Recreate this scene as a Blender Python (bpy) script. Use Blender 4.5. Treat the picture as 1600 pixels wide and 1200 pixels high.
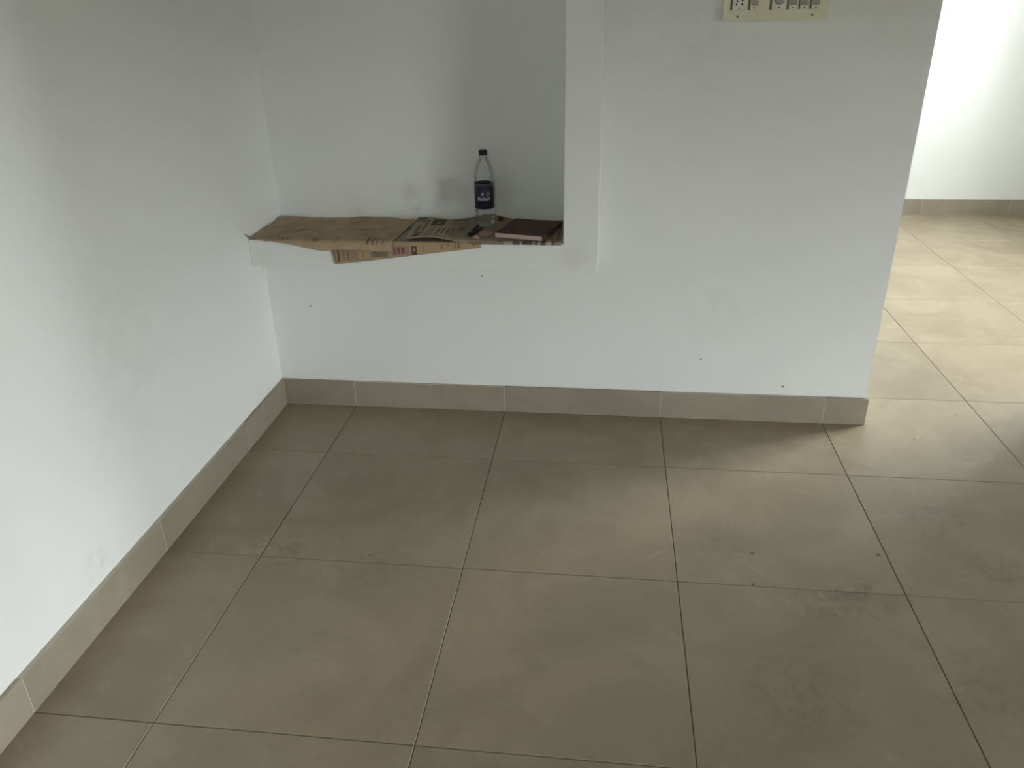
import bpy, bmesh, math, random
from mathutils import Matrix, Vector

for o in list(bpy.data.objects):
    bpy.data.objects.remove(o)
scene = bpy.context.scene
C = scene.collection
random.seed(7)

# ------------------------------------------------------------------ camera
cam = bpy.data.cameras.new('camera')
cam_o = bpy.data.objects.new('camera', cam)
C.objects.link(cam_o)
r = Vector((0.9929425777822188, 0.11708214977215722, -0.018889347048865263))
u = Vector((-0.03360287256478852, 0.4304951194406312, 0.9019671829358268))
f = Vector((-0.11373602851601998, 0.8949668833775509, -0.43139123017844977))
m = Matrix.Identity(4)
for i in range(3):
    m[i][0], m[i][1], m[i][2] = r[i], u[i], -f[i]
m[0][3], m[1][3], m[2][3] = 1.2793154902, -2.7551615676, 1.4423224318
cam_o.matrix_world = m
cam.sensor_fit = 'HORIZONTAL'
cam.sensor_width = 36.0
cam.lens = 27.9068
cam.clip_start = 0.02
cam.clip_end = 200
scene.camera = cam_o

# ------------------------------------------------------------------ sky and exposure
world = bpy.data.worlds.new('overcast_sky')
scene.world = world
world.use_nodes = True
wb = world.node_tree.nodes['Background']
wb.inputs['Color'].default_value = (0.95, 1.0, 1.005, 1)
wb.inputs['Strength'].default_value = 10.0
scene.view_settings.view_transform = 'Standard'
scene.view_settings.look = 'None'
scene.view_settings.gamma = 1.0
scene.view_settings.use_curve_mapping = False
scene.view_settings.exposure = 2.17
scene.cycles.max_bounces = 10
scene.cycles.diffuse_bounces = 7
scene.cycles.transparent_max_bounces = 16
scene.cycles.sample_clamp_indirect = 6.0

# room measurements (metres): back wall face y = 0, left wall face x = 0
ROOM_R, ROOM_F, FAR_Y, CEIL = 5.2, -6.5, 3.355, 3.15
THICK = 0.28
DOOR0, DOOR1, DOORH = 2.246, 3.10, 2.10
NICHE_X, NICHE_Y, NICHE_Z, NICHE_T = 1.128, 0.21, 0.70, 2.02
WIN_REAR = (0.98, 1.46, 2.15, 2.60)        # x0, x1, z0, z1 on the wall behind the camera; unseen, added for frontal light
FAR_R = 4.5                               # right wall of the far room
WIN_FAR = (0.97, 2.20, 1.25, 3.00)        # y0, y1, z0, z1 on the right wall, far room
WIN_NEAR = (-3.62, -2.34, 0.05, 1.32)       # y0, y1, z0, z1 on the right wall, near room; unseen, kept low to grade the walls


def portal(name, loc, rot, sx, sy):
    l = bpy.data.lights.new(name, 'AREA')
    l.shape = 'RECTANGLE'
    l.size, l.size_y = sx, sy
    l.cycles.is_portal = True
    o = bpy.data.objects.new(name, l)
    C.objects.link(o)
    o.location = loc
    o.rotation_euler = rot
    return o


portal('daylight_portal', (FAR_R + 0.12, (WIN_FAR[0] + WIN_FAR[1]) / 2, (WIN_FAR[2] + WIN_FAR[3]) / 2),
       (math.radians(90), 0, math.radians(90)), WIN_FAR[1] - WIN_FAR[0], WIN_FAR[3] - WIN_FAR[2])
portal('daylight_portal', (ROOM_R + 0.12, (WIN_NEAR[0] + WIN_NEAR[1]) / 2, (WIN_NEAR[2] + WIN_NEAR[3]) / 2),
       (math.radians(90), 0, math.radians(90)), WIN_NEAR[1] - WIN_NEAR[0], WIN_NEAR[3] - WIN_NEAR[2])


portal('daylight_portal', ((WIN_REAR[0] + WIN_REAR[1]) / 2, ROOM_F - 0.12, (WIN_REAR[2] + WIN_REAR[3]) / 2),
       (math.radians(90), 0, 0), WIN_REAR[1] - WIN_REAR[0], WIN_REAR[3] - WIN_REAR[2])


# ------------------------------------------------------------------ node helpers
class Mat:
    def __init__(self, name, rough=0.5, spec=0.5):
        self.m = bpy.data.materials.new(name)
        self.m.use_nodes = True
        self.t = self.m.node_tree
        self.b = self.t.nodes['Principled BSDF']
        self.b.inputs['Roughness'].default_value = rough
        self.b.inputs['Specular IOR Level'].default_value = spec

    def n(self, kind, **kw):
        nd = self.t.nodes.new(kind)
        for k, v in kw.items():
            setattr(nd, k, v)
        return nd

    def put(self, sock, val):
        if isinstance(val, bpy.types.NodeSocket):
            self.t.links.new(val, sock)
        elif isinstance(val, (tuple, list)) and len(val) == 3 and sock.type == 'RGBA':
            sock.default_value = (*val, 1)
        else:
            sock.default_value = val

    def math(self, op, a, b=0.0, c=0.0, clamp=False):
        nd = self.n('ShaderNodeMath', operation=op, use_clamp=clamp)
        for i, v in enumerate((a, b, c)):
            self.put(nd.inputs[i], v)
        return nd.outputs[0]

    def mix(self, fac, a, b, blend='MIX'):
        nd = self.n('ShaderNodeMix', data_type='RGBA', blend_type=blend)
        self.put(nd.inputs[0], fac)
        self.put(nd.inputs[6], a)
        self.put(nd.inputs[7], b)
        return nd.outputs[2]

    def vec(self, what):
        return self.n('ShaderNodeTexCoord').outputs[what]

    def noise(self, vec, scale, detail=4.0, rough=0.55, dist=0.0):
        nd = self.n('ShaderNodeTexNoise')
        self.put(nd.inputs['Vector'], vec)
        nd.inputs['Scale'].default_value = scale
        nd.inputs['Detail'].default_value = detail
        nd.inputs['Roughness'].default_value = rough
        nd.inputs['Distortion'].default_value = dist
        return nd.outputs[0]

    def ramp(self, fac, lo, hi, a=0.0, b=1.0):
        nd = self.n('ShaderNodeMapRange', interpolation_type='SMOOTHSTEP')
        self.put(nd.inputs[0], fac)
        nd.inputs[1].default_value, nd.inputs[2].default_value = lo, hi
        nd.inputs[3].default_value, nd.inputs[4].default_value = a, b
        return nd.outputs[0]

    def sep(self, vec):
        nd = self.n('ShaderNodeSeparateXYZ')
        self.put(nd.inputs[0], vec)
        return nd.outputs

    def vmath(self, op, a, b=(0, 0, 0)):
        nd = self.n('ShaderNodeVectorMath', operation=op)
        self.put(nd.inputs[0], a)
        self.put(nd.inputs[1], b)
        return nd.outputs

    def spot(self, vec, p, rad, soft=0.5):
        """1 inside a small round mark at p, fading at its rim"""
        d = self.vmath('DISTANCE', vec, p)['Value']
        return self.ramp(d, rad * soft, rad, 1.0, 0.0)

    def rect(self, ux, vx, x0, x1, y0, y1, soft=0.0015):
        a = self.ramp(ux, x0 - soft, x0 + soft)
        b = self.ramp(ux, x1 - soft, x1 + soft, 1.0, 0.0)
        c = self.ramp(vx, y0 - soft, y0 + soft)
        d = self.ramp(vx, y1 - soft, y1 + soft, 1.0, 0.0)
        return self.math('MULTIPLY', self.math('MULTIPLY', a, b), self.math('MULTIPLY', c, d))

    def bump(self, h, strength=0.2, dist=0.01):
        nd = self.n('ShaderNodeBump')
        nd.inputs['Strength'].default_value = strength
        nd.inputs['Distance'].default_value = dist
        self.put(nd.inputs['Height'], h)
        self.put(self.b.inputs['Normal'], nd.outputs[0])

    def color(self, c):
        self.put(self.b.inputs['Base Color'], c)
        return self.m


def plain(name, col, rough=0.5, spec=0.5, vary=0.0, scale=20.0):
    k = Mat(name, rough, spec)
    if vary:
        nz = k.noise(k.vec('Object'), scale)
        d = tuple(max(0, c * (1 - vary)) for c in col)
        return k.color(k.mix(nz, d, col))
    return k.color(col)


# ------------------------------------------------------------------ materials of the setting
def wall_paint(name, marks=(), smudges_and_shade=(), col=(0.80, 0.815, 0.80)):
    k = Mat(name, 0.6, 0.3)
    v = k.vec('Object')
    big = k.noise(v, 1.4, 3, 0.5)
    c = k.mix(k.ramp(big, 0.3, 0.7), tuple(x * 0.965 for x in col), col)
    fine = k.noise(v, 9.0, 5, 0.6)
    c = k.mix(k.ramp(fine, 0.62, 0.8, 0, 0.25), c, tuple(x * 0.9 for x in col))
    nz = k.ramp(k.noise(v, 14, 4), 0.35, 0.7) if smudges_and_shade else None
    for p, rad, s in smudges_and_shade:
        fac = k.math('MULTIPLY', k.math('MULTIPLY', k.spot(v, p, rad, 0.1), nz), s)
        c = k.mix(fac, c, (0.30, 0.28, 0.24))
    for p, rad in marks:
        c = k.mix(k.math('MULTIPLY', k.spot(v, p, rad), 0.75), c, (0.05, 0.045, 0.04))
    k.bump(k.math('ADD', k.math('MULTIPLY', k.noise(v, 2.2, 3), 1.0), k.math('MULTIPLY', k.noise(v, 60, 3), 0.03)), 0.25, 0.02)
    return k.color(c)


M = {}
M['wall'] = wall_paint('white_wall_paint')
M['wall_back'] = wall_paint('white_wall_paint_marked',
                            marks=[((1.6365, 0, 0.2432), 0.005), ((1.9434, 0, 0.1415), 0.006),
                                   ((0.1585, 0, 0.4166), 0.005), ((0.8267, 0, 0.549), 0.005)],
                            smudges_and_shade=[((0.545, 0.21, 0.775), 0.11, 0.3), ((0.30, 0.21, 0.74), 0.09, 0.18),
                                     ((1.55, 0, 1.30), 0.25, 0.12), ((1.68, 0, 0.45), 0.2, 0.1)])
M['wall_left'] = wall_paint('white_wall_paint_left',
                            smudges_and_shade=[((0, -1.25, 0.165), 0.06, 0.4), ((0, -0.02, 0.57), 0.07, 0.35), ((0, -0.9, 0.6), 0.5, 0.06)])  # middle entry darkens the corner under the ledge; last paints mid-wall shade
M['trim'] = wall_paint('white_trim_paint', smudges_and_shade=[((1.16, -0.1, 0.655), 0.09, 0.14), ((0.05, -0.1, 0.64), 0.06, 0.2)])
M['ceiling'] = wall_paint('invented_ceiling_grey', col=(0.50, 0.50, 0.48))  # unseen; grey made up to hold back bounced light
M['wall_unseen'] = wall_paint('invented_wall_grey', col=(0.42, 0.43, 0.42))  # invented grey for the unseen walls, keeps bounced light low


def tile_mat(name, base, dark, light, rough):
    k = Mat(name, rough, 0.45)
    obj = k.vec('Object')
    rnd = k.n('ShaderNodeObjectInfo').outputs['Random']
    comb = k.n('ShaderNodeCombineXYZ')
    k.put(comb.inputs[0], k.math('MULTIPLY', rnd, 37.0))
    k.put(comb.inputs[1], k.math('MULTIPLY', rnd, 91.0))
    v = k.vmath('ADD', obj, comb.outputs[0])['Vector']
    cloud = k.noise(v, 3.2, 6, 0.62, 0.7)
    c = k.mix(k.ramp(cloud, 0.34, 0.66), dark, base)
    vein = k.noise(v, 7.5, 7, 0.65, 1.4)
    c = k.mix(k.ramp(vein, 0.56, 0.72, 0, 0.55), c, light)
    fine = k.noise(v, 55, 4, 0.7)
    c = k.mix(k.ramp(fine, 0.35, 0.75, 0, 0.18), c, dark)
    shade = k.math('MULTIPLY_ADD', rnd, 0.08, 0.955)
    hsv = k.n('ShaderNodeHueSaturation')
    k.put(hsv.inputs['Color'], c)
    k.put(hsv.inputs['Value'], shade)
    c = hsv.outputs[0]
    # scuffs and specks tracked over the floor, in world position
    w = k.n('ShaderNodeNewGeometry').outputs['Position']
    nz = k.ramp(k.noise(w, 22, 6, 0.7, 1.0), 0.42, 0.66)
    for p, rad, s in (((1.97, -0.985, 0), 0.16, 0.5), ((1.86, -1.05, 0), 0.13, 0.35), ((2.39, -0.845, 0), 0.11, 0.5),
                      ((0.34, -0.94, 0), 0.14, 0.5), ((0.63, -1.0, 0), 0.16, 0.3), ((2.30, -0.62, 0), 0.22, 0.3),
                      ((1.75, -1.35, 0), 0.22, 0.3), ((2.15, -1.3, 0), 0.2, 0.3), ((1.65, -0.78, 0), 0.1, 0.4)):
        c = k.mix(k.math('MULTIPLY', k.math('MULTIPLY', k.spot(w, p, rad, 0.05), nz), s), c, (0.115, 0.088, 0.058))
    for p, rad in (((2.0784, -0.808, 0), 0.0085), ((1.7228, -0.8352, 0), 0.007), ((1.7041, -0.972, 0), 0.0065),
                   ((0.62, -0.945, 0), 0.004), ((0.40, -0.07, 0), 0.006), ((2.62, 0.1, 0), 0.006), ((2.40, -0.11, 0), 0.005)):
        c = k.mix(k.math('MULTIPLY', k.spot(w, p, rad), 0.75), c, (0.035, 0.03, 0.025))
    k.put(k.b.inputs['Roughness'], k.ramp(cloud, 0.3, 0.7, rough + 0.06, rough - 0.04))
    k.bump(k.math('ADD', k.noise(v, 4, 4), k.math('MULTIPLY', fine, 0.15)), 0.06, 0.01)
    return k.color(c)


M['tile'] = tile_mat('beige_floor_tile', (0.328, 0.272, 0.188), (0.276, 0.226, 0.152), (0.38, 0.322, 0.235), 0.38)
M['skirt'] = tile_mat('grey_beige_skirting_tile', (0.335, 0.292, 0.228), (0.285, 0.247, 0.19), (0.365, 0.32, 0.255), 0.5)
M['grout'] = plain('dark_grout', (0.12, 0.10, 0.075), 0.9, 0.1)
M['skirt_grout'] = plain('pale_skirting_grout', (0.50, 0.47, 0.40), 0.85, 0.1)
M['ground'] = plain('earth', (0.11, 0.10, 0.08), 0.9, 0.1, 0.3, 0.5)
M['winframe'] = plain('window_frame_paint', (0.35, 0.33, 0.30), 0.45)


# ------------------------------------------------------------------ mesh helpers
def add_box(bm, x0, x1, y0, y1, z0, z1):
    vs = [bm.verts.new((x, y, z)) for x in (x0, x1) for y in (y0, y1) for z in (z0, z1)]
    for idx in ((0, 1, 3, 2), (4, 6, 7, 5), (0, 4, 5, 1), (2, 3, 7, 6), (0, 2, 6, 4), (1, 5, 7, 3)):
        bm.faces.new([vs[i] for i in idx])


def add_lathe(bm, prof, seg=40, cx=0.0, cy=0.0, cap=True):
    rings = []
    for rad, z in prof:
        rings.append([bm.verts.new((cx + rad * math.cos(2 * math.pi * i / seg), cy + rad * math.sin(2 * math.pi * i / seg), z))
                      for i in range(seg)])
    for a, b in zip(rings, rings[1:]):
        for i in range(seg):
            j = (i + 1) % seg
            bm.faces.new((a[i], a[j], b[j], b[i]))
    if cap:
        bm.faces.new(rings[0][::-1])
        bm.faces.new(rings[-1])


def to_obj(name, bm, mat, parent=None, smooth=False, bevel=0.0, seg=2, loc=None):
    bmesh.ops.recalc_face_normals(bm, faces=bm.faces)
    me = bpy.data.meshes.new(name)
    bm.to_mesh(me)
    bm.free()
    me.materials.append(mat)
    if smooth:
        for p in me.polygons:
            p.use_smooth = True
    o = bpy.data.objects.new(name, me)
    C.objects.link(o)
    if loc:
        o.location = loc
    if parent:
        o.parent = parent
    if bevel:
        md = o.modifiers.new('bevel', 'BEVEL')
        md.width, md.segments, md.limit_method = bevel, seg, 'ANGLE'
        md.angle_limit = math.radians(40)
    return o


def box_obj(name, dims, mat, parent=None, bevel=0.0, seg=2):
    bm = bmesh.new()
    add_box(bm, *dims)
    return to_obj(name, bm, mat, parent, bevel=bevel, seg=seg)


def structure(o, label=None):
    o['kind'] = 'structure'
    if label:
        o['label'] = label
    return o


def tag(o, label, cat, group=None):
    o['label'], o['category'] = label, cat
    if group:
        o['group'] = group
    return o


def empty(name, loc=(0, 0, 0), rz=0.0):
    o = bpy.data.objects.new(name, None)
    o.empty_display_size = 0.05
    C.objects.link(o)
    o.location = loc
    o.rotation_euler = (0, 0, rz)
    return o


# ------------------------------------------------------------------ walls and ceiling
bm = bmesh.new()
add_box(bm, -0.2, 0.0, ROOM_F, FAR_Y, 0, CEIL)
structure(to_obj('wall_left', bm, M['wall_left']), 'white painted wall on the left beside the niche')

bm = bmesh.new()
add_box(bm, 0, NICHE_X, 0, THICK, 0, NICHE_Z)
add_box(bm, 0, NICHE_X, NICHE_Y, THICK, NICHE_Z, NICHE_T)
add_box(bm, 0, NICHE_X, 0, THICK, NICHE_T, CEIL)
add_box(bm, NICHE_X, DOOR0, 0, THICK, 0, CEIL)
add_box(bm, DOOR0, DOOR1, 0, THICK, DOORH, CEIL)
add_box(bm, DOOR1, ROOM_R, 0, THICK, 0, CEIL)
structure(to_obj('wall_back', bm, M['wall_back']), 'white back wall with open recessed niche and doorway')

bm = bmesh.new()
outer = [(0, 0.60), (1.248, 0.60), (1.248, 2.12), (0, 2.12), (0, NICHE_T), (NICHE_X, NICHE_T), (NICHE_X, NICHE_Z), (0, NICHE_Z)]
fr = [bm.verts.new((x, -0.10, z)) for x, z in outer]
bk = [bm.verts.new((x, 0.0, z)) for x, z in outer]
bm.faces.new(fr)
bm.faces.new(bk[::-1])
for i in range(len(outer)):
    j = (i + 1) % len(outer)
    bm.faces.new((fr[i], bk[i], bk[j], fr[j]))
structure(to_obj('trim_1', bm, M['trim'], bevel=0.004, seg=3), 'white raised plaster ledge and jamb framing the niche')

bm = bmesh.new()
add_box(bm, -0.2, FAR_R + 0.24, FAR_Y, FAR_Y + 0.2, 0, CEIL)
structure(to_obj('wall_far', bm, M['wall']), 'bright white wall of the room beyond the doorway')


def wall_with_window(name, face, a0, a1, win, mat, label):
    y0, y1, z0, z1 = win
    bm = bmesh.new()
    add_box(bm, face, face + 0.24, a0, y0, 0, CEIL)
    add_box(bm, face, face + 0.24, y1, a1, 0, CEIL)
    add_box(bm, face, face + 0.24, y0, y1, 0, z0)
    add_box(bm, face, face + 0.24, y0, y1, z1, CEIL)
    structure(to_obj(name, bm, mat), label)


wall_with_window('wall_right', ROOM_R, ROOM_F, THICK, WIN_NEAR, M['wall_unseen'], 'unseen right wall of the near room with a low window sized for the wall gradient')
wall_with_window('wall_far_right', FAR_R, THICK, FAR_Y, WIN_FAR, M['wall'], 'white right wall of the far room with a window')
bm = bmesh.new()
x0, x1, z0, z1 = WIN_REAR
add_box(bm, -0.2, x0, ROOM_F - 0.24, ROOM_F, 0, CEIL)
add_box(bm, x1, ROOM_R + 0.24, ROOM_F - 0.24, ROOM_F, 0, CEIL)
add_box(bm, x0, x1, ROOM_F - 0.24, ROOM_F, 0, z0)
add_box(bm, x0, x1, ROOM_F - 0.24, ROOM_F, z1, CEIL)
structure(to_obj('wall_front', bm, M['wall_unseen']), 'wall behind the camera with a small high window added for frontal light')

bm = bmesh.new()
add_box(bm, -0.2, ROOM_R + 0.24, ROOM_F - 0.24, THICK, CEIL, CEIL + 0.15)
add_box(bm, -0.2, FAR_R + 0.24, THICK, FAR_Y + 0.2, CEIL, CEIL + 0.15)
structure(to_obj('ceiling', bm, M['ceiling']), 'plain unseen ceiling, greyed to hold back bounced light')


def window(name, face, win, label):
    w0, w1, z0, z1 = win
    bm = bmesh.new()
    t, mid = 0.05, (w0 + w1) / 2
    for (p0, p1, q0, q1) in ((w0, w0 + t, z0, z1), (w1 - t, w1, z0, z1), (mid - t / 2, mid + t / 2, z0 + t, z1 - t),
                             (w0 + t, w1 - t, z0, z0 + t), (w0 + t, w1 - t, z1 - t, z1)):
        add_box(bm, face + 0.15, face + 0.20, p0, p1, q0, q1)
    structure(to_obj(name, bm, M['winframe']), label)


window('window_1', FAR_R, WIN_FAR, 'tall open two-leaf window lighting the far room')
window('window_2', ROOM_R, WIN_NEAR, 'unseen low open two-leaf window, sized for the near room wall gradient')

bm = bmesh.new()
add_box(bm, -30, 40, -40, 40, -0.75, -0.6)
structure(to_obj('ground', bm, M['ground']), 'bare earth outside the house')

# ------------------------------------------------------------------ floor: a slab and single tiles 0.6 m
bm = bmesh.new()
add_box(bm, -0.2, ROOM_R + 0.24, ROOM_F - 0.24, THICK, -0.2, -0.004)
add_box(bm, -0.2, FAR_R + 0.24, THICK, FAR_Y + 0.2, -0.2, -0.004)
floor = structure(to_obj('floor', bm, M['grout']), 'floor of large beige stone-look tiles with thin dark joints')
GX, GY, T, GAP = 0.301, -0.379, 0.6, 0.0009
PHI = 0.0022
cache = {}


def tile_mesh(w, h):
    key = (round(w, 4), round(h, 4))
    if key not in cache:
        b = bmesh.new()
        x, y, c = w / 2 - GAP, h / 2 - GAP, 0.0012
        lo = [b.verts.new((sx * x, sy * y, -0.006)) for sx, sy in ((-1, -1), (1, -1), (1, 1), (-1, 1))]
        md = [b.verts.new((sx * x, sy * y, -c)) for sx, sy in ((-1, -1), (1, -1), (1, 1), (-1, 1))]
        hi = [b.verts.new((sx * (x - c), sy * (y - c), 0)) for sx, sy in ((-1, -1), (1, -1), (1, 1), (-1, 1))]
        b.faces.new(hi)
        for A, B in ((lo, md), (md, hi)):
            for i in range(4):
                j = (i + 1) % 4
                b.faces.new((A[i], A[j], B[j], B[i]))
        me = bpy.data.meshes.new('tile')
        b.to_mesh(me)
        b.free()
        me.materials.append(M['tile'])
        cache[key] = me
    return cache[key]


xs = [0.0] + [GX + T * i for i in range(-1, 12) if 0.001 < GX + T * i < ROOM_R - 0.01] + [ROOM_R]
ys = [ROOM_F] + [GY + T * j for j in range(-12, 9) if ROOM_F + 0.01 < GY + T * j < FAR_Y - 0.01] + [FAR_Y]
for x0, x1 in zip(xs, xs[1:]):
    for y0, y1 in zip(ys, ys[1:]):
        if y1 > THICK and x0 >= FAR_R:
            continue
        o = bpy.data.objects.new('tile', tile_mesh(x1 - x0, y1 - y0))
        C.objects.link(o)
        o.location = ((x0 + x1) / 2, (y0 + y1) / 2, 0)
        o.parent = floor


# ------------------------------------------------------------------ skirting: backing strip and single tiles
def skirting(name, axis, face, a0, a1, cuts, out, label, h=0.106, th=0.013):
    """out = +1/-1: the direction in which the strip stands proud of the wall face"""
    d = sorted((face, face + out * 0.0122))
    bm = bmesh.new()
    if axis == 'x':
        add_box(bm, a0, a1, d[0], d[1], 0.0, h)
    else:
        add_box(bm, d[0], d[1], a0, a1, 0.0, h)
    base = structure(to_obj(name, bm, M['skirt_grout']), label)
    e = sorted((face, face + out * th))
    pts = [a0] + [c for c in cuts if a0 + 0.02 < c < a1 - 0.02] + [a1]
    for i, (p0, p1) in enumerate(zip(pts, pts[1:])):
        g0 = 0.0 if i == 0 else 0.0012
        g1 = 0.0 if i == len(pts) - 2 else 0.0012
        dz = random.uniform(-0.001, 0.001)
        bm = bmesh.new()
        L = (p1 - g1) - (p0 + g0)
        mid = ((p1 - g1) + (p0 + g0)) / 2
        if axis == 'x':
            add_box(bm, -L / 2, L / 2, e[0] - face, e[1] - face, 0.0005, h + 0.0005 + dz)
            loc = (mid, face, 0)
        else:
            add_box(bm, e[0] - face, e[1] - face, -L / 2, L / 2, 0.0005, h + 0.0005 + dz)
            loc = (face, mid, 0)
        to_obj('skirting_tile', bm, M['skirt'], base, bevel=0.0012, seg=2, loc=loc)
    return base


gxs = [GX + T * i for i in range(-1, 12)]
gys = [GY + T * j for j in range(-12, 9)]
skirting('baseboard_back', 'x', 0.0, 0.013, DOOR0 + 0.008, gxs, -1, 'grey-beige tile skirting along the back wall under the niche')
skirting('baseboard_left', 'y', 0.0, ROOM_F, 0.0, gys, 1, 'grey-beige tile skirting along the left wall')
skirting('baseboard_far', 'x', FAR_Y, 0.0, FAR_R, [c + 0.25 for c in gxs], -1, 'pale tile skirting of the bright wall beyond the doorway')
skirting('baseboard_right', 'x', 0.0, DOOR1, ROOM_R, gxs, -1, 'tile skirting right of the doorway')


# ------------------------------------------------------------------ newspapers on the ledge
def paper_mat(name, base, dark, marks, lines=None, tint=None, border=None):
    """print is flat: marks are (u0, v0, u1, v1, colour, strength) in metres of the unrolled sheet"""
    k = Mat(name, 0.8, 0.15)
    uv = k.sep(k.vec('UV'))
    U, V = uv[0], uv[1]
    v3 = k.vec('UV')
    c = k.mix(k.ramp(k.noise(v3, 9, 5, 0.65, 0.5), 0.3, 0.7), dark, base)
    if lines:
        w, pitch, s = lines       # columns of text
        col = k.ramp(k.math('PINGPONG', U, w / 2), w * 0.03, w * 0.06)
        row = k.ramp(k.math('PINGPONG', V, pitch / 2), pitch * 0.18, pitch * 0.3)
        nz = k.ramp(k.noise(k.vmath('MULTIPLY', v3, (1.0, 0.35, 1.0))['Vector'], 220, 3, 0.7), 0.38, 0.5)
        para = k.ramp(k.noise(v3, 16, 2), 0.40, 0.46)
        fac = k.math('MULTIPLY', k.math('MULTIPLY', col, row), k.math('MULTIPLY', nz, para))
        c = k.mix(k.math('MULTIPLY', fac, s), c, tuple(x * 0.3 for x in dark))
    if tint:
        for u0, v0, u1, v1, cc, s in tint:
            c = k.mix(k.math('MULTIPLY', k.rect(U, V, u0, u1, v0, v1, 0.004), s), c, cc)
    nz = k.ramp(k.noise(v3, 130, 2, 0.6), 0.25, 0.55, 0.75, 1.0)
    for u0, v0, u1, v1, cc, s in marks:
        c = k.mix(k.math('MULTIPLY', k.math('MULTIPLY', k.rect(U, V, u0, u1, v0, v1), nz), s), c, cc)
    k.bump(k.noise(v3, 40, 4), 0.25, 0.004)
    return k.color(c)


EDGE_Y, TOP = -0.1, NICHE_Z
INK, BRN = (0.035, 0.03, 0.025), (0.10, 0.065, 0.035)


def roll(d, lift, rad):
    """unrolled distance past the ledge's front edge -> (y, z): flat on the ledge, then bent down over its edge"""
    if d <= 0:
        return EDGE_Y - d, TOP + lift
    arc = rad * math.pi / 2
    if d < arc:
        a = d / rad
        return EDGE_Y - rad * math.sin(a), TOP + lift - rad * (1 - math.cos(a))
    return EDGE_Y - rad, TOP + lift - rad - (d - arc)


def sheet(name, corner_fn, pos_fn, nu, nv, mat, thick, label, group='newspapers spread on the ledge'):
    """corner_fn(s, t) -> unrolled (x, d); pos_fn(x, d, s, t) -> point"""
    bm = bmesh.new()
    uvl = bm.loops.layers.uv.new('UVMap')
    top, bot, uvs = {}, {}, {}
    for i in range(nu + 1):
        for j in range(nv + 1):
            s, t = i / nu, j / nv
            x, d = corner_fn(s, t)
            p = Vector(pos_fn(x, d, s, t))
            uvs[i, j] = (x, d)
            top[i, j] = p
    nrm = {}
    for i in range(nu + 1):
        for j in range(nv + 1):
            a = top[min(i + 1, nu), j] - top[max(i - 1, 0), j]
            b = top[i, min(j + 1, nv)] - top[i, max(j - 1, 0)]
            n = a.cross(b)
            n.normalize()
            if n.z < -0.05 or (abs(n.z) <= 0.05 and n.y > 0):
                n = -n
            nrm[i, j] = n
    tv, bv = {}, {}
    for k in top:
        tv[k] = bm.verts.new(top[k] + nrm[k] * thick)
        bv[k] = bm.verts.new(top[k])

    def face(keys, dic):
        fa = bm.faces.new([dic_[k] for k, dic_ in zip(keys, dic)])
        fa.smooth = True
        for lp, k in zip(fa.loops, keys):
            lp[uvl].uv = uvs[k]
    for i in range(nu):
        for j in range(nv):
            q = [(i, j), (i + 1, j), (i + 1, j + 1), (i, j + 1)]
            face(q, [tv] * 4)
            face(q[::-1], [bv] * 4)
    rim = [(i, 0) for i in range(nu)] + [(nu, j) for j in range(nv)] + [(i, nv) for i in range(nu, 0, -1)] + [(0, j) for j in range(nv, 0, -1)]
    for a, b in zip(rim, rim[1:] + rim[:1]):
        face([a, b, b, a], [tv, tv, bv, bv])
    o = to_obj(name, bm, mat)
    tag(o, label, 'newspaper', group)
    return o


def wob(x, y, k=1.0):
    return k * (math.sin(x * 23 + y * 11) * 0.5 + math.sin(x * 41 - y * 29 + 1.3) * 0.3 + math.sin(y * 53 + x * 7) * 0.2)


# lower sheet: lies under the others and hangs down the ledge's front face, skewed
ax, ad = Vector((0.316, 0.0874)), Vector((0.845, 0.019))
edge = (ad - ax)
perp = Vector((edge.y, -edge.x)).normalized()
L2 = 0.25


def c2(s, t):
    p = ax + edge * s + perp * (L2 * (1 - t))
    return p.x, p.y


def p2(x, d, s, t):
    y, z = roll(d, 0.0012, 0.004)
    out = 0.0
    if d > 0.004:
        out = 0.0012 + 0.06 * max(0, d - 0.02) * (0.5 + 0.5 * math.sin(x * 13 + 1))
    return x, y - out, z


ROSE, OCH, OLV = (0.30, 0.17, 0.16), (0.52, 0.36, 0.18), (0.13, 0.12, 0.07)
marks2 = [(0.327, 0.020, 0.3345, 0.079, BRN, 0.95), (0.347, 0.02, 0.352, 0.074, BRN, 0.35), (0.364, 0.02, 0.369, 0.074, BRN, 0.5),
          (0.404, 0.038, 0.418, 0.066, OCH, 0.6), (0.424, 0.038, 0.446, 0.064, OCH, 0.5),
          (0.455, 0.030, 0.512, 0.058, OLV, 0.75), (0.528, 0.018, 0.592, 0.050, ROSE, 0.75),
          (0.535, 0.024, 0.539, 0.046, INK, 0.6), (0.548, 0.022, 0.555, 0.044, INK, 0.7), (0.563, 0.021, 0.571, 0.043, INK, 0.7),
          (0.597, 0.015, 0.617, 0.047, INK, 0.85), (0.603, 0.024, 0.611, 0.036, (0.4, 0.3, 0.25), 0.7),
          (0.64, 0.010, 0.642, 0.036, BRN, 0.5), (0.65, 0.008, 0.652, 0.036, BRN, 0.4),
          (0.703, 0.010, 0.709, 0.026, BRN, 0.7), (0.727, 0.006, 0.733, 0.014, BRN, 0.5), (0.752, 0.008, 0.758, 0.024, BRN, 0.6),
          (0.763, 0.006, 0.769, 0.022, INK, 0.7), (0.815, -0.002, 0.826, 0.012, BRN, 0.8)]
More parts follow.
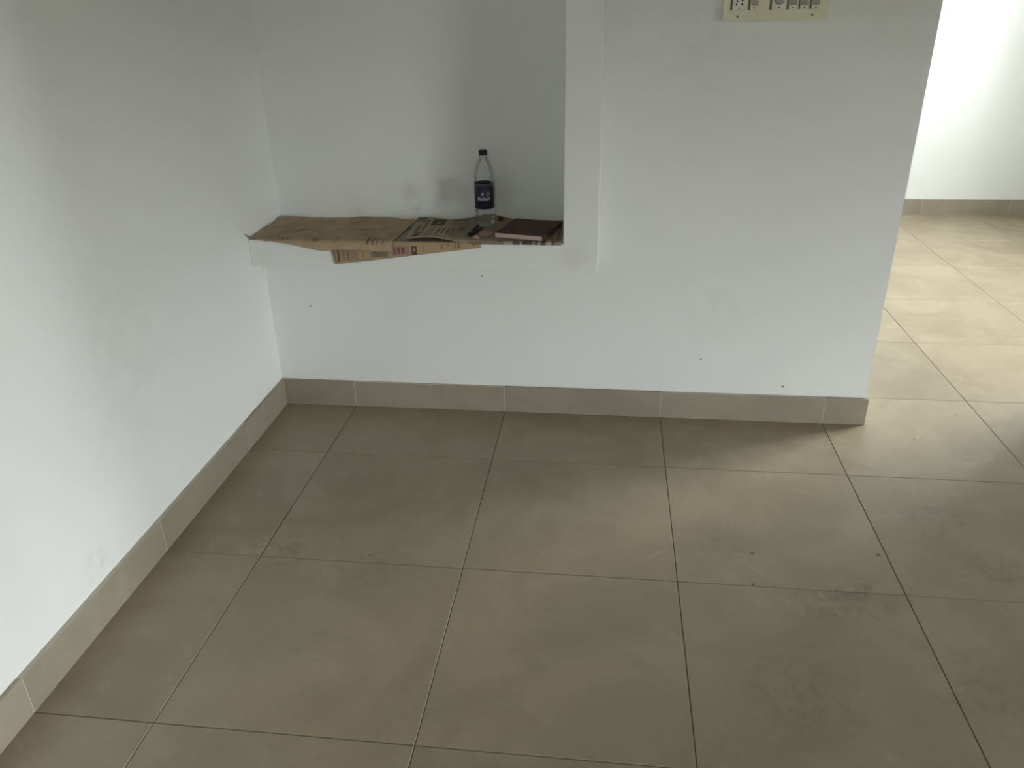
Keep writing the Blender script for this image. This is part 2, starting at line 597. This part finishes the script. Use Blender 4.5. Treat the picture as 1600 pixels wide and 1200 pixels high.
M['paper2'] = paper_mat('newsprint_tan', (0.42, 0.31, 0.20), (0.34, 0.245, 0.155), marks2,
                        tint=[(0.34, 0.016, 0.455, 0.073, (0.27, 0.19, 0.13), 0.55), (0.62, -0.02, 0.83, 0.035, (0.43, 0.31, 0.19), 0.5),
                              (0.5, -0.3, 0.9, 0.004, (0.26, 0.23, 0.19), 0.7)])
sheet('newspaper', c2, p2, 44, 60, M['paper2'], 0.0008,
      'tan newspaper page hanging over the front of the ledge, lowest of the papers')


# big brown sheet at the left: covers the left half, front edge droops, near left corner curls up
def front_d(x):
    if x < 0.09:
        return 0.034 - 0.20 * x
    return 0.016 + min(1.0, (x - 0.09) / 0.18) * 0.030 + 0.002 * math.sin(x * 30)


def c1(s, t):
    xf = 0.004 + 0.526 * s
    xb = 0.006 + 0.552 * s
    df = front_d(xf)
    db = -(0.302 - 0.010 * math.sin(s * 9) - 0.006 * s)
    x = xf * t + xb * (1 - t)
    return x, db + (df - db) * t


def p1(x, d, s, t):
    lift = 0.0044 + abs(wob(x, d, 0.0042)) + 0.0035 * math.exp(-((d + 0.28) / 0.04) ** 2) * (1 + math.sin(x * 19))
    curl = max(0.0, 1 - x / 0.075)
    y, z = roll(d, lift, 0.022)
    if d > 0:
        y2, z2 = EDGE_Y - d * 0.95, TOP + lift + 0.026 * (d / 0.034)      # curled part stays up and out
        y, z = y + (y2 - y) * curl, z + (z2 - z) * curl
    # one crease across the sheet
    z += 0.004 * math.exp(-((x - 0.17 - 0.45 * (d + 0.11)) / 0.012) ** 2) * (1 if -0.17 < d < -0.05 else 0)
    return x, y, z


marks1 = [(0.135, -0.118, 0.175, -0.10, BRN, 0.55), (0.16, -0.135, 0.21, -0.12, BRN, 0.45), (0.128, -0.012, 0.138, 0.010, BRN, 0.7), (0.144, -0.012, 0.153, 0.008, BRN, 0.7),
          (0.24, -0.008, 0.262, 0.016, BRN, 0.5), (0.326, -0.020, 0.334, 0.020, BRN, 0.45), (0.342, -0.03, 0.347, 0.015, BRN, 0.35),
          (0.438, -0.030, 0.449, 0.026, BRN, 0.75), (0.458, -0.030, 0.466, 0.026, BRN, 0.65), (0.475, -0.028, 0.482, 0.026, BRN, 0.55),
          (0.497, -0.014, 0.503, 0.024, BRN, 0.5), (0.372, -0.137, 0.407, -0.118, BRN, 0.55), (0.32, -0.105, 0.342, -0.09, BRN, 0.4),
          (0.312, -0.24, 0.349, -0.21, BRN, 0.3), (0.06, -0.05, 0.085, -0.035, BRN, 0.35), (0.455, -0.2, 0.462, -0.13, BRN, 0.3)]
M['paper1'] = paper_mat('newsprint_brown', (0.46, 0.345, 0.225), (0.365, 0.27, 0.17), marks1, lines=(0.065, 0.0042, 0.28),
                        tint=[(0.0, 0.012, 0.6, 0.06, (0.50, 0.37, 0.26), 0.25)])
sheet('newspaper', c1, p1, 70, 80, M['paper1'], 0.0009,
      'large crumpled brown newspaper sheet on the left half of the ledge, corner curled up')


# grey printed paper at the right: folded stack, left front edge lifted, back corner rides up the niche wall
def c3(s, t):
    xf = 0.576 + 0.546 * s
    xb = 0.556 + 0.566 * s
    df = -0.001 + 0.013 * min(1.0, max(0.0, (xf - 0.72) / 0.08))
    db = -0.300
    return xf * t + xb * (1 - t), db + (df - db) * t


def p3(x, d, s, t):
    lift = 0.0050 + abs(wob(x + 0.3, d, 0.0010))
    if x < 0.60:
        lift += 0.0
    nearf = math.exp(-((d - 0.0) / 0.05) ** 2)
    lift += 0.013 * nearf * math.exp(-((x - 0.66) / 0.06) ** 2)
    # its left part rests on the brown sheet
    lift += 0.0040 * max(0.0, 1 - max(0.0, x - 0.56) / 0.10)
    y, z = roll(d, lift, 0.006)
    back = max(0.0, (-d - 0.255) / 0.045)
    z += 0.022 * back * back * math.exp(-((x - 0.83) / 0.07) ** 2) + 0.005 * back * math.exp(-((x - 0.60) / 0.05) ** 2)
    return x, y, z


GRY = (0.06, 0.05, 0.04)
marks3 = [(0.585, -0.105, 0.62, -0.09, GRY, 0.6), (0.718, -0.16, 0.724, -0.09, GRY, 0.6), (0.735, -0.2, 0.765, -0.13, GRY, 0.45), (0.69, -0.29, 0.76, -0.262, GRY, 0.45), (0.63, -0.06, 0.75, -0.05, GRY, 0.5), (0.63, -0.19, 0.652, -0.075, GRY, 0.25), (0.590, -0.085, 0.612, -0.022, INK, 0.8), (0.583, -0.19, 0.596, -0.11, INK, 0.6), (0.602, -0.27, 0.612, -0.13, INK, 0.7),
          (0.622, -0.285, 0.672, -0.20, INK, 0.88), (0.641, -0.25, 0.655, -0.225, (0.36, 0.32, 0.26), 0.8),
          (0.558, -0.295, 0.598, -0.24, INK, 0.65),
          (0.664, -0.17, 0.671, -0.085, GRY, 0.85), (0.681, -0.18, 0.688, -0.085, GRY, 0.8), (0.698, -0.17, 0.705, -0.09, GRY, 0.7),
          (0.68, -0.245, 0.77, -0.236, GRY, 0.5), (0.865, -0.297, 0.885, -0.270, INK, 0.9),
          (1.085, -0.28, 1.09, -0.02, INK, 0.4), (1.103, -0.28, 1.112, -0.02, INK, 0.45),
          (0.90, -0.002, 0.925, 0.02, OLV, 0.8), (0.955, -0.002, 0.980, 0.02, INK, 0.8), (0.988, -0.002, 1.023, 0.02, (0.03, 0.04, 0.05), 0.9),
          (1.032, -0.02, 1.04, 0.02, INK, 0.85), (1.052, -0.02, 1.066, 0.02, INK, 0.8), (1.090, -0.01, 1.10, 0.02, INK, 0.7),
          (1.074, -0.015, 1.086, 0.02, (0.55, 0.48, 0.38), 0.8), (0.80, 0.004, 0.90, 0.02, BRN, 0.55)]
M['paper3'] = paper_mat('newsprint_grey', (0.44, 0.365, 0.265), (0.34, 0.275, 0.195), marks3, lines=(0.05, 0.004, 0.4),
                        tint=[(0.70, -0.31, 0.92, -0.07, (0.20, 0.17, 0.135), 0.6), (0.72, -0.07, 0.88, -0.035, (0.20, 0.18, 0.15), 0.5),
                              (0.57, -0.016, 0.9, 0.0015, (0.44, 0.38, 0.30), 0.6), (0.88, -0.3, 1.13, -0.0, (0.25, 0.18, 0.125), 0.5)])
sheet('newspaper', c3, p3, 60, 64, M['paper3'], 0.0016,
      'greyish printed newspaper under the bottle and the brown book')
PAPER_TOP = NICHE_Z + 0.0086

# ------------------------------------------------------------------ book
book = tag(empty('book', (0.0, 0.0, 0.0)), 'closed dark maroon book on the newspaper at the right end', 'book')
a0, a1, b1 = Vector((0.8868, -0.0576)), Vector((1.0582, -0.100)), Vector((0.9334, 0.1642))
bw = (a1 - a0).length
bang = math.atan2(a1.y - a0.y, a1.x - a0.x)
BT = 0.0185
BOOK_Z = PAPER_TOP - 0.0002
book.location = (a0.x, a0.y - 0.004, BOOK_Z)
book.rotation_euler = (0, 0, bang)
bl = 0.212
M['cover'] = plain('maroon_book_cover', (0.092, 0.045, 0.037), 0.6, 0.25, 0.35, 12)
k = Mat('book_pages', 0.85, 0.1)
w = k.sep(k.vec('Object'))
st = k.ramp(k.math('PINGPONG', w[2], 0.0007), 0.0, 0.0005)
M['pages'] = k.color(k.mix(st, (0.40, 0.29, 0.27), (0.58, 0.45, 0.42)))
bm = bmesh.new()
sec = [(0, 0), (bw, 0), (bw + 0.002, 0.002), (bw + 0.0026, BT / 2), (bw + 0.002, BT - 0.002), (bw, BT), (0, BT),
       (0, BT - 0.0018), (bw - 0.003, BT - 0.0018), (bw - 0.003, 0.0018), (0, 0.0018)]
fr = [bm.verts.new((x, 0, z)) for x, z in sec]
bk = [bm.verts.new((x, bl, z)) for x, z in sec]
bm.faces.new(fr)
bm.faces.new(bk[::-1])
for i in range(len(sec)):
    j = (i + 1) % len(sec)
    bm.faces.new((fr[i], bk[i], bk[j], fr[j]))
cov = to_obj('cover', bm, M['cover'], book, bevel=0.0006)
cov['label'] = 'dark maroon cover with rounded spine'
bm = bmesh.new()
add_box(bm, 0.0015, bw - 0.003, 0.0008, bl - 0.003, 0.0018, BT - 0.0018)
pg = to_obj('pages', bm, M['pages'], book)
pg['label'] = 'pale pinkish page block'

# ------------------------------------------------------------------ water bottle
bx_, by_ = 0.827, 0.118
bot = tag(empty('water_bottle', (bx_, by_, PAPER_TOP - 0.001)), 'clear plastic water bottle with black cap and navy label', 'bottle')
k = Mat('clear_plastic', 0.05, 0.5)
tr = k.n('ShaderNodeBsdfTransparent')
tr.inputs[0].default_value = (0.955, 0.965, 0.965, 1)
gl = k.n('ShaderNodeBsdfGlossy')
gl.inputs['Roughness'].default_value = 0.12
lw = k.n('ShaderNodeFresnel')
lw.inputs[0].default_value = 1.45
mx = k.n('ShaderNodeMixShader')
k.put(mx.inputs[0], k.math('MULTIPLY', lw.outputs[0], 0.5, clamp=True))
k.t.links.new(tr.outputs[0], mx.inputs[1])
k.t.links.new(gl.outputs[0], mx.inputs[2])
k.t.links.new(mx.outputs[0], k.t.nodes['Material Output'].inputs[0])
M['plastic'] = k.m
M['cap'] = plain('black_cap_plastic', (0.008, 0.008, 0.009), 0.5, 0.3)
k = Mat('navy_label', 0.35, 0.4)
zz = k.sep(k.vec('Object'))[2]
c = k.mix(k.ramp(zz, 0.146, 0.150), (0.011, 0.011, 0.026), (0.055, 0.055, 0.07))
c = k.mix(k.rect(zz, zz, 0.076, 0.080, 0.0, 1.0, 0.001), c, (0.03, 0.03, 0.045))
M['label'] = k.color(c)
M['label_ink'] = plain('label_white_ink', (0.34, 0.34, 0.38), 0.5)

prof = [(0.0005, 0.006), (0.014, 0.004), (0.026, 0.0), (0.032, 0.002), (0.0355, 0.010)]
z = 0.014
while z < 0.062:                                   # ribbed lower body
    prof.append((0.0362 - 0.0012 * (0.5 - 0.5 * math.cos((z - 0.014) / 0.016 * 2 * math.pi)), z))
    z += 0.002
prof += [(0.0362, 0.064), (0.0350, 0.067), (0.0350, 0.156), (0.0362, 0.160), (0.0362, 0.166), (0.0352, 0.170), (0.0358, 0.176), (0.0350, 0.188),
         (0.0325, 0.202), (0.0285, 0.216), (0.0235, 0.228), (0.0185, 0.237), (0.0148, 0.243), (0.0135, 0.247), (0.0165, 0.248), (0.0165, 0.2505),
         (0.0132, 0.251), (0.0130, 0.262)]
bm = bmesh.new()
add_lathe(bm, prof, 48)
to_obj('body', bm, M['plastic'], bot, smooth=True)
bm = bmesh.new()
add_lathe(bm, [(0.0145, 0.252), (0.0152, 0.2525), (0.0152, 0.267), (0.0143, 0.2700), (0.0120, 0.2706)], 36)
to_obj('cap', bm, M['cap'], bot, smooth=False, bevel=0.0006)
bm = bmesh.new()
add_lathe(bm, [(0.0354, 0.066), (0.0358, 0.0662), (0.0358, 0.1566), (0.0354, 0.1568)], 64, cap=False)
lab = to_obj('label', bm, M['label'], bot, smooth=True)
lab['label'] = 'dark navy wrap label with pale lettering'


def wrap_text(name, body, size, zc, ang, rad, parent, mat, shear=0.0):
    """lettering bent around the bottle; ang = direction it faces"""
    cu = bpy.data.curves.new(name, 'FONT')
    cu.body, cu.size, cu.align_x, cu.shear, cu.offset = body, size, 'CENTER', shear, size * 0.03
    cu.resolution_u = 3
    tmp = bpy.data.objects.new('tmp', cu)
    C.objects.link(tmp)
    dg = bpy.context.evaluated_depsgraph_get()
    me = bpy.data.meshes.new_from_object(tmp.evaluated_get(dg))
    bpy.data.objects.remove(tmp)
    bm = bmesh.new()
    bm.from_mesh(me)
    bmesh.ops.triangulate(bm, faces=bm.faces)
    for _ in range(2):
        long = [e for e in bm.edges if e.calc_length() > size * 0.25]
        bmesh.ops.subdivide_edges(bm, edges=long, cuts=1)
    for v in bm.verts:
        a = ang + v.co.x / rad
        v.co = (rad * math.cos(a), rad * math.sin(a), zc + v.co.y)
    o = to_obj(name, bm, mat, parent)
    return o


face = math.radians(-90 + 2)
wrap_text('lettering', 'Bisleri', 0.0200, 0.0965, face, 0.03605, lab, M['label_ink'], 0.25)
wrap_text('lettering', 'Bisleri', 0.0200, 0.0965, face + math.radians(118), 0.03605, lab, M['label_ink'], 0.25)
# drop-shaped emblem above the word
bm = bmesh.new()
pts = []
for i in range(24):
    a = 2 * math.pi * i / 24
    rr = 0.0042 * (1 + 0.55 * max(0, math.sin(a)) ** 6)
    px, pz = rr * math.cos(a) * 0.95, rr * math.sin(a)
    an = face + (px - 0.002 + pz * 0.25) / 0.03605
    pts.append(bm.verts.new((0.03605 * math.cos(an), 0.03605 * math.sin(an), 0.1195 + pz)))
bm.faces.new(pts)
to_obj('emblem', bm, M['label_ink'], lab)

# ------------------------------------------------------------------ little things in front of the bottle
M['clip'] = plain('black_clip_plastic', (0.008, 0.008, 0.008), 0.5, 0.25)
M['clip_metal'] = plain('dull_clip_metal', (0.16, 0.18, 0.17), 0.35)
clip = tag(empty('hair_clip', (0.797, -0.03, PAPER_TOP)), 'small black two-armed clip lying in front of the bottle', 'clip')


def arm(bm, p, q, w0, w1, h):
    p, q = Vector(p), Vector(q)
    d = (q - p).normalized()
    n = Vector((-d.y, d.x, 0))
    ring = []
    for pt, ww, hh in ((p, w0, h), ((p + q) / 2 + Vector((0, 0, h * 0.3)), (w0 + w1) / 2 * 1.15, h), (q, w1, h * 0.6)):
        ring.append([bm.verts.new(pt + n * sx * ww / 2 + Vector((0, 0, sz))) for sx, sz in ((-1, 0), (1, 0), (0.6, hh), (-0.6, hh))])
    for A, B in zip(ring, ring[1:]):
        for i in range(4):
            j = (i + 1) % 4
            bm.faces.new((A[i], A[j], B[j], B[i]))
    bm.faces.new(ring[0][::-1])
    bm.faces.new(ring[-1])


bm = bmesh.new()
arm(bm, (0.0, -0.012, 0.001), (0.010, 0.115, 0.004), 0.013, 0.006, 0.008)
to_obj('arm', bm, M['clip'], clip, bevel=0.001)
bm = bmesh.new()
arm(bm, (0.004, -0.012, 0.001), (0.030, 0.085, 0.003), 0.010, 0.006, 0.007)
to_obj('arm', bm, M['clip'], clip, bevel=0.001)
bm = bmesh.new()
arm(bm, (-0.006, -0.016, 0.0), (0.010, -0.004, 0.0), 0.016, 0.018, 0.010)
to_obj('hinge', bm, M['clip'], clip, bevel=0.0015)
bm = bmesh.new()
arm(bm, (0.007, 0.006, 0.003), (0.014, 0.045, 0.004), 0.005, 0.004, 0.003)
to_obj('spring', bm, M['clip_metal'], clip, bevel=0.0005)

# curled slip of pink paper: a ribbon with a long upper lobe and a short lower one
M['pink'] = plain('pink_paper', (0.44, 0.285, 0.245), 0.7, 0.2, 0.2, 60)


def crumple(name, sx, sy, h, loc, rz, label, lobes):
    """a small crumpled pad of thin paper: lobed outline, folded dome, flat underside"""
    bm = bmesh.new()
    seg, rings = 36, 7
    rows = []
    for j in range(rings + 1):
        t = j / rings
        row = []
        for i in range(seg):
            a = 2 * math.pi * i / seg
            rad = (1 - 0.16 * math.cos(lobes * a + 0.6)) * t
            fold = 0.22 * math.sin(3 * a + 4 * t) * t * (1 - t)
            row.append(bm.verts.new((sx / 2 * rad * math.cos(a), sy / 2 * rad * math.sin(a),
                                     h * (max(0.0, 1 - t ** 2.6) ** 0.6 + fold) * (1 - 0.25 * math.cos(a)))))
        rows.append(row)
    for A, B in zip(rows, rows[1:]):
        for i in range(seg):
            j = (i + 1) % seg
            bm.faces.new((A[i], A[j], B[j], B[i]))
    bm.faces.new(rows[-1][::-1])
    bmesh.ops.remove_doubles(bm, verts=bm.verts, dist=1e-6)
    o = to_obj(name, bm, M['pink'], smooth=True, loc=loc)
    o.rotation_euler = (0, 0, rz)
    tag(o, label, 'paper')
    return o


crumple('paper_slip', 0.066, 0.050, 0.010, (0.851, -0.008, PAPER_TOP - 0.002), math.radians(8),
        'curled slip of pink paper between the clip and the book', 2)
crumple('paper_slip', 0.028, 0.022, 0.009, (0.822, -0.062, PAPER_TOP - 0.002), 0.3,
        'tiny crumpled pink paper scrap at the newspaper edge below the clip', 3)

# ------------------------------------------------------------------ switchboard
M['board'] = plain('cream_board', (0.76, 0.745, 0.55), 0.4, 0.5, 0.08, 30)
M['mod'] = plain('pale_module', (0.74, 0.74, 0.66), 0.35)
M['modgap'] = plain('brown_module_box', (0.30, 0.255, 0.155), 0.7)
M['rocker'] = plain('grey_rocker', (0.36, 0.34, 0.31), 0.35)
M['hole'] = plain('dark_hole', (0.01, 0.01, 0.008), 0.7)
M['screw'] = plain('dark_screw', (0.03, 0.027, 0.016), 0.5, 0.5)
board = tag(empty('switchboard', (0, 0, 0)), 'cream electrical switchboard with socket and switches high on the wall', 'switchboard')
PX0, PX1, PZ0, PZ1, PY = 1.6065, 1.9155, 1.3838, 1.522, -0.018
MZ0, MZ1 = 1.4125, 1.494
cells = [('socket', 1.626, 1.6325, 1.671), ('switch', 1.6785, 1.6855, 1.7085), ('regulator', 1.742, 1.749, 1.790),
         ('switch', 1.7925, 1.799, 1.8235), ('switch', 1.8265, 1.8325, 1.857), ('switch', 1.8590, 1.866, 1.8895)]
bm = bmesh.new()
add_box(bm, PX0, PX1, PY, -0.003, PZ0, MZ0)
add_box(bm, PX0, PX1, PY, -0.003, MZ1, PZ1)
lastx = PX0
for _, g0, x0, x1 in cells:
    add_box(bm, lastx, g0, PY, -0.003, MZ0, MZ1)
    lastx = x1
add_box(bm, lastx, PX1, PY, -0.003, MZ0, MZ1)
to_obj('plate', bm, M['board'], board)
back = box_obj('back_box', (PX0 + 0.0025, PX1 - 0.0025, -0.005, 0.0, PZ0 + 0.0025, PZ1 - 0.0025), M['modgap'], board)
back['label'] = 'dark brown box behind the plate'


def disc(name, x, z, rad, y, mat, parent, depth=0.0012):
    bm = bmesh.new()
    seg = 16
    ra = [bm.verts.new((x + rad * math.cos(2 * math.pi * i / seg), y, z + rad * math.sin(2 * math.pi * i / seg))) for i in range(seg)]
    rb = [bm.verts.new((v.co.x, y + depth, v.co.z)) for v in ra]
    bm.faces.new(ra)
    bm.faces.new(rb[::-1])
    for i in range(seg):
        j = (i + 1) % seg
        bm.faces.new((ra[i], ra[j], rb[j], rb[i]))
    return to_obj(name, bm, mat, parent)


MY = -0.0205
for kind, g0, x0, x1 in cells:
    cx = (x0 + x1) / 2
    body = box_obj(kind, (x0, x1, MY, -0.005, MZ0 + 0.0004, MZ1 - 0.0004), M['mod'], board, bevel=0.001)
    disc('screw', cx, 1.4185, 0.0023, MY - 0.0006, M['screw'], body)
    if kind == 'socket':
        for hx, hz in ((-0.008, 1.4288), (0.0085, 1.4295), (-0.0065, 1.4380), (0.0085, 1.4390), (0.0, 1.4560)):
            disc('pin_hole', cx + hx, hz, 0.0029 if hz < 1.45 else 0.004, MY - 0.0004, M['hole'], body)
    elif kind == 'switch':
        bm = bmesh.new()
        ya, yb = MY - 0.001, MY - 0.006
        sec = [(1.4265, MY), (1.4265, ya), (1.470, yb), (1.4725, MY)]
        A = [bm.verts.new((x0 + 0.004, y, z)) for z, y in sec]
        B = [bm.verts.new((x1 - 0.0025, y, z)) for z, y in sec]
        bm.faces.new(A)
        bm.faces.new(B[::-1])
        for i in range(4):
            j = (i + 1) % 4
            bm.faces.new((A[i], A[j], B[j], B[i]))
        to_obj('rocker', bm, M['rocker'], body, bevel=0.0006)
        box_obj('rocker_shade', (x0 + 0.002, x1 - 0.0012, MY - 0.0003, MY, 1.4248, 1.474), M['modgap'], body)  # thin dark plate standing in for the shade around the rocker
    else:
        bm = bmesh.new()
        seg = 28
        rings = []
        for rad, y in ((0.0165, MY), (0.0165, MY - 0.004), (0.012, MY - 0.006), (0.011, MY - 0.015), (0.0098, MY - 0.0165)):
            rings.append([bm.verts.new((cx + rad * math.cos(2 * math.pi * i / seg), y, 1.4425 + rad * math.sin(2 * math.pi * i / seg))) for i in range(seg)])
        for a, b in zip(rings, rings[1:]):
            for i in range(seg):
                j = (i + 1) % seg
                bm.faces.new((a[i], a[j], b[j], b[i]))
        bm.faces.new(rings[-1])
        kn = to_obj('knob', bm, M['rocker'], body)
        box_obj('pointer', (cx - 0.001, cx + 0.001, MY - 0.0172, MY - 0.0163, 1.4425, 1.4515), M['hole'], kn)
for sx, sz in ((1.6495, 1.3962), (1.8705, 1.3972), (1.6495, 1.509), (1.8705, 1.509)):
    disc('plate_screw', sx, sz, 0.0030, PY - 0.0008, M['screw'], board, 0.001)
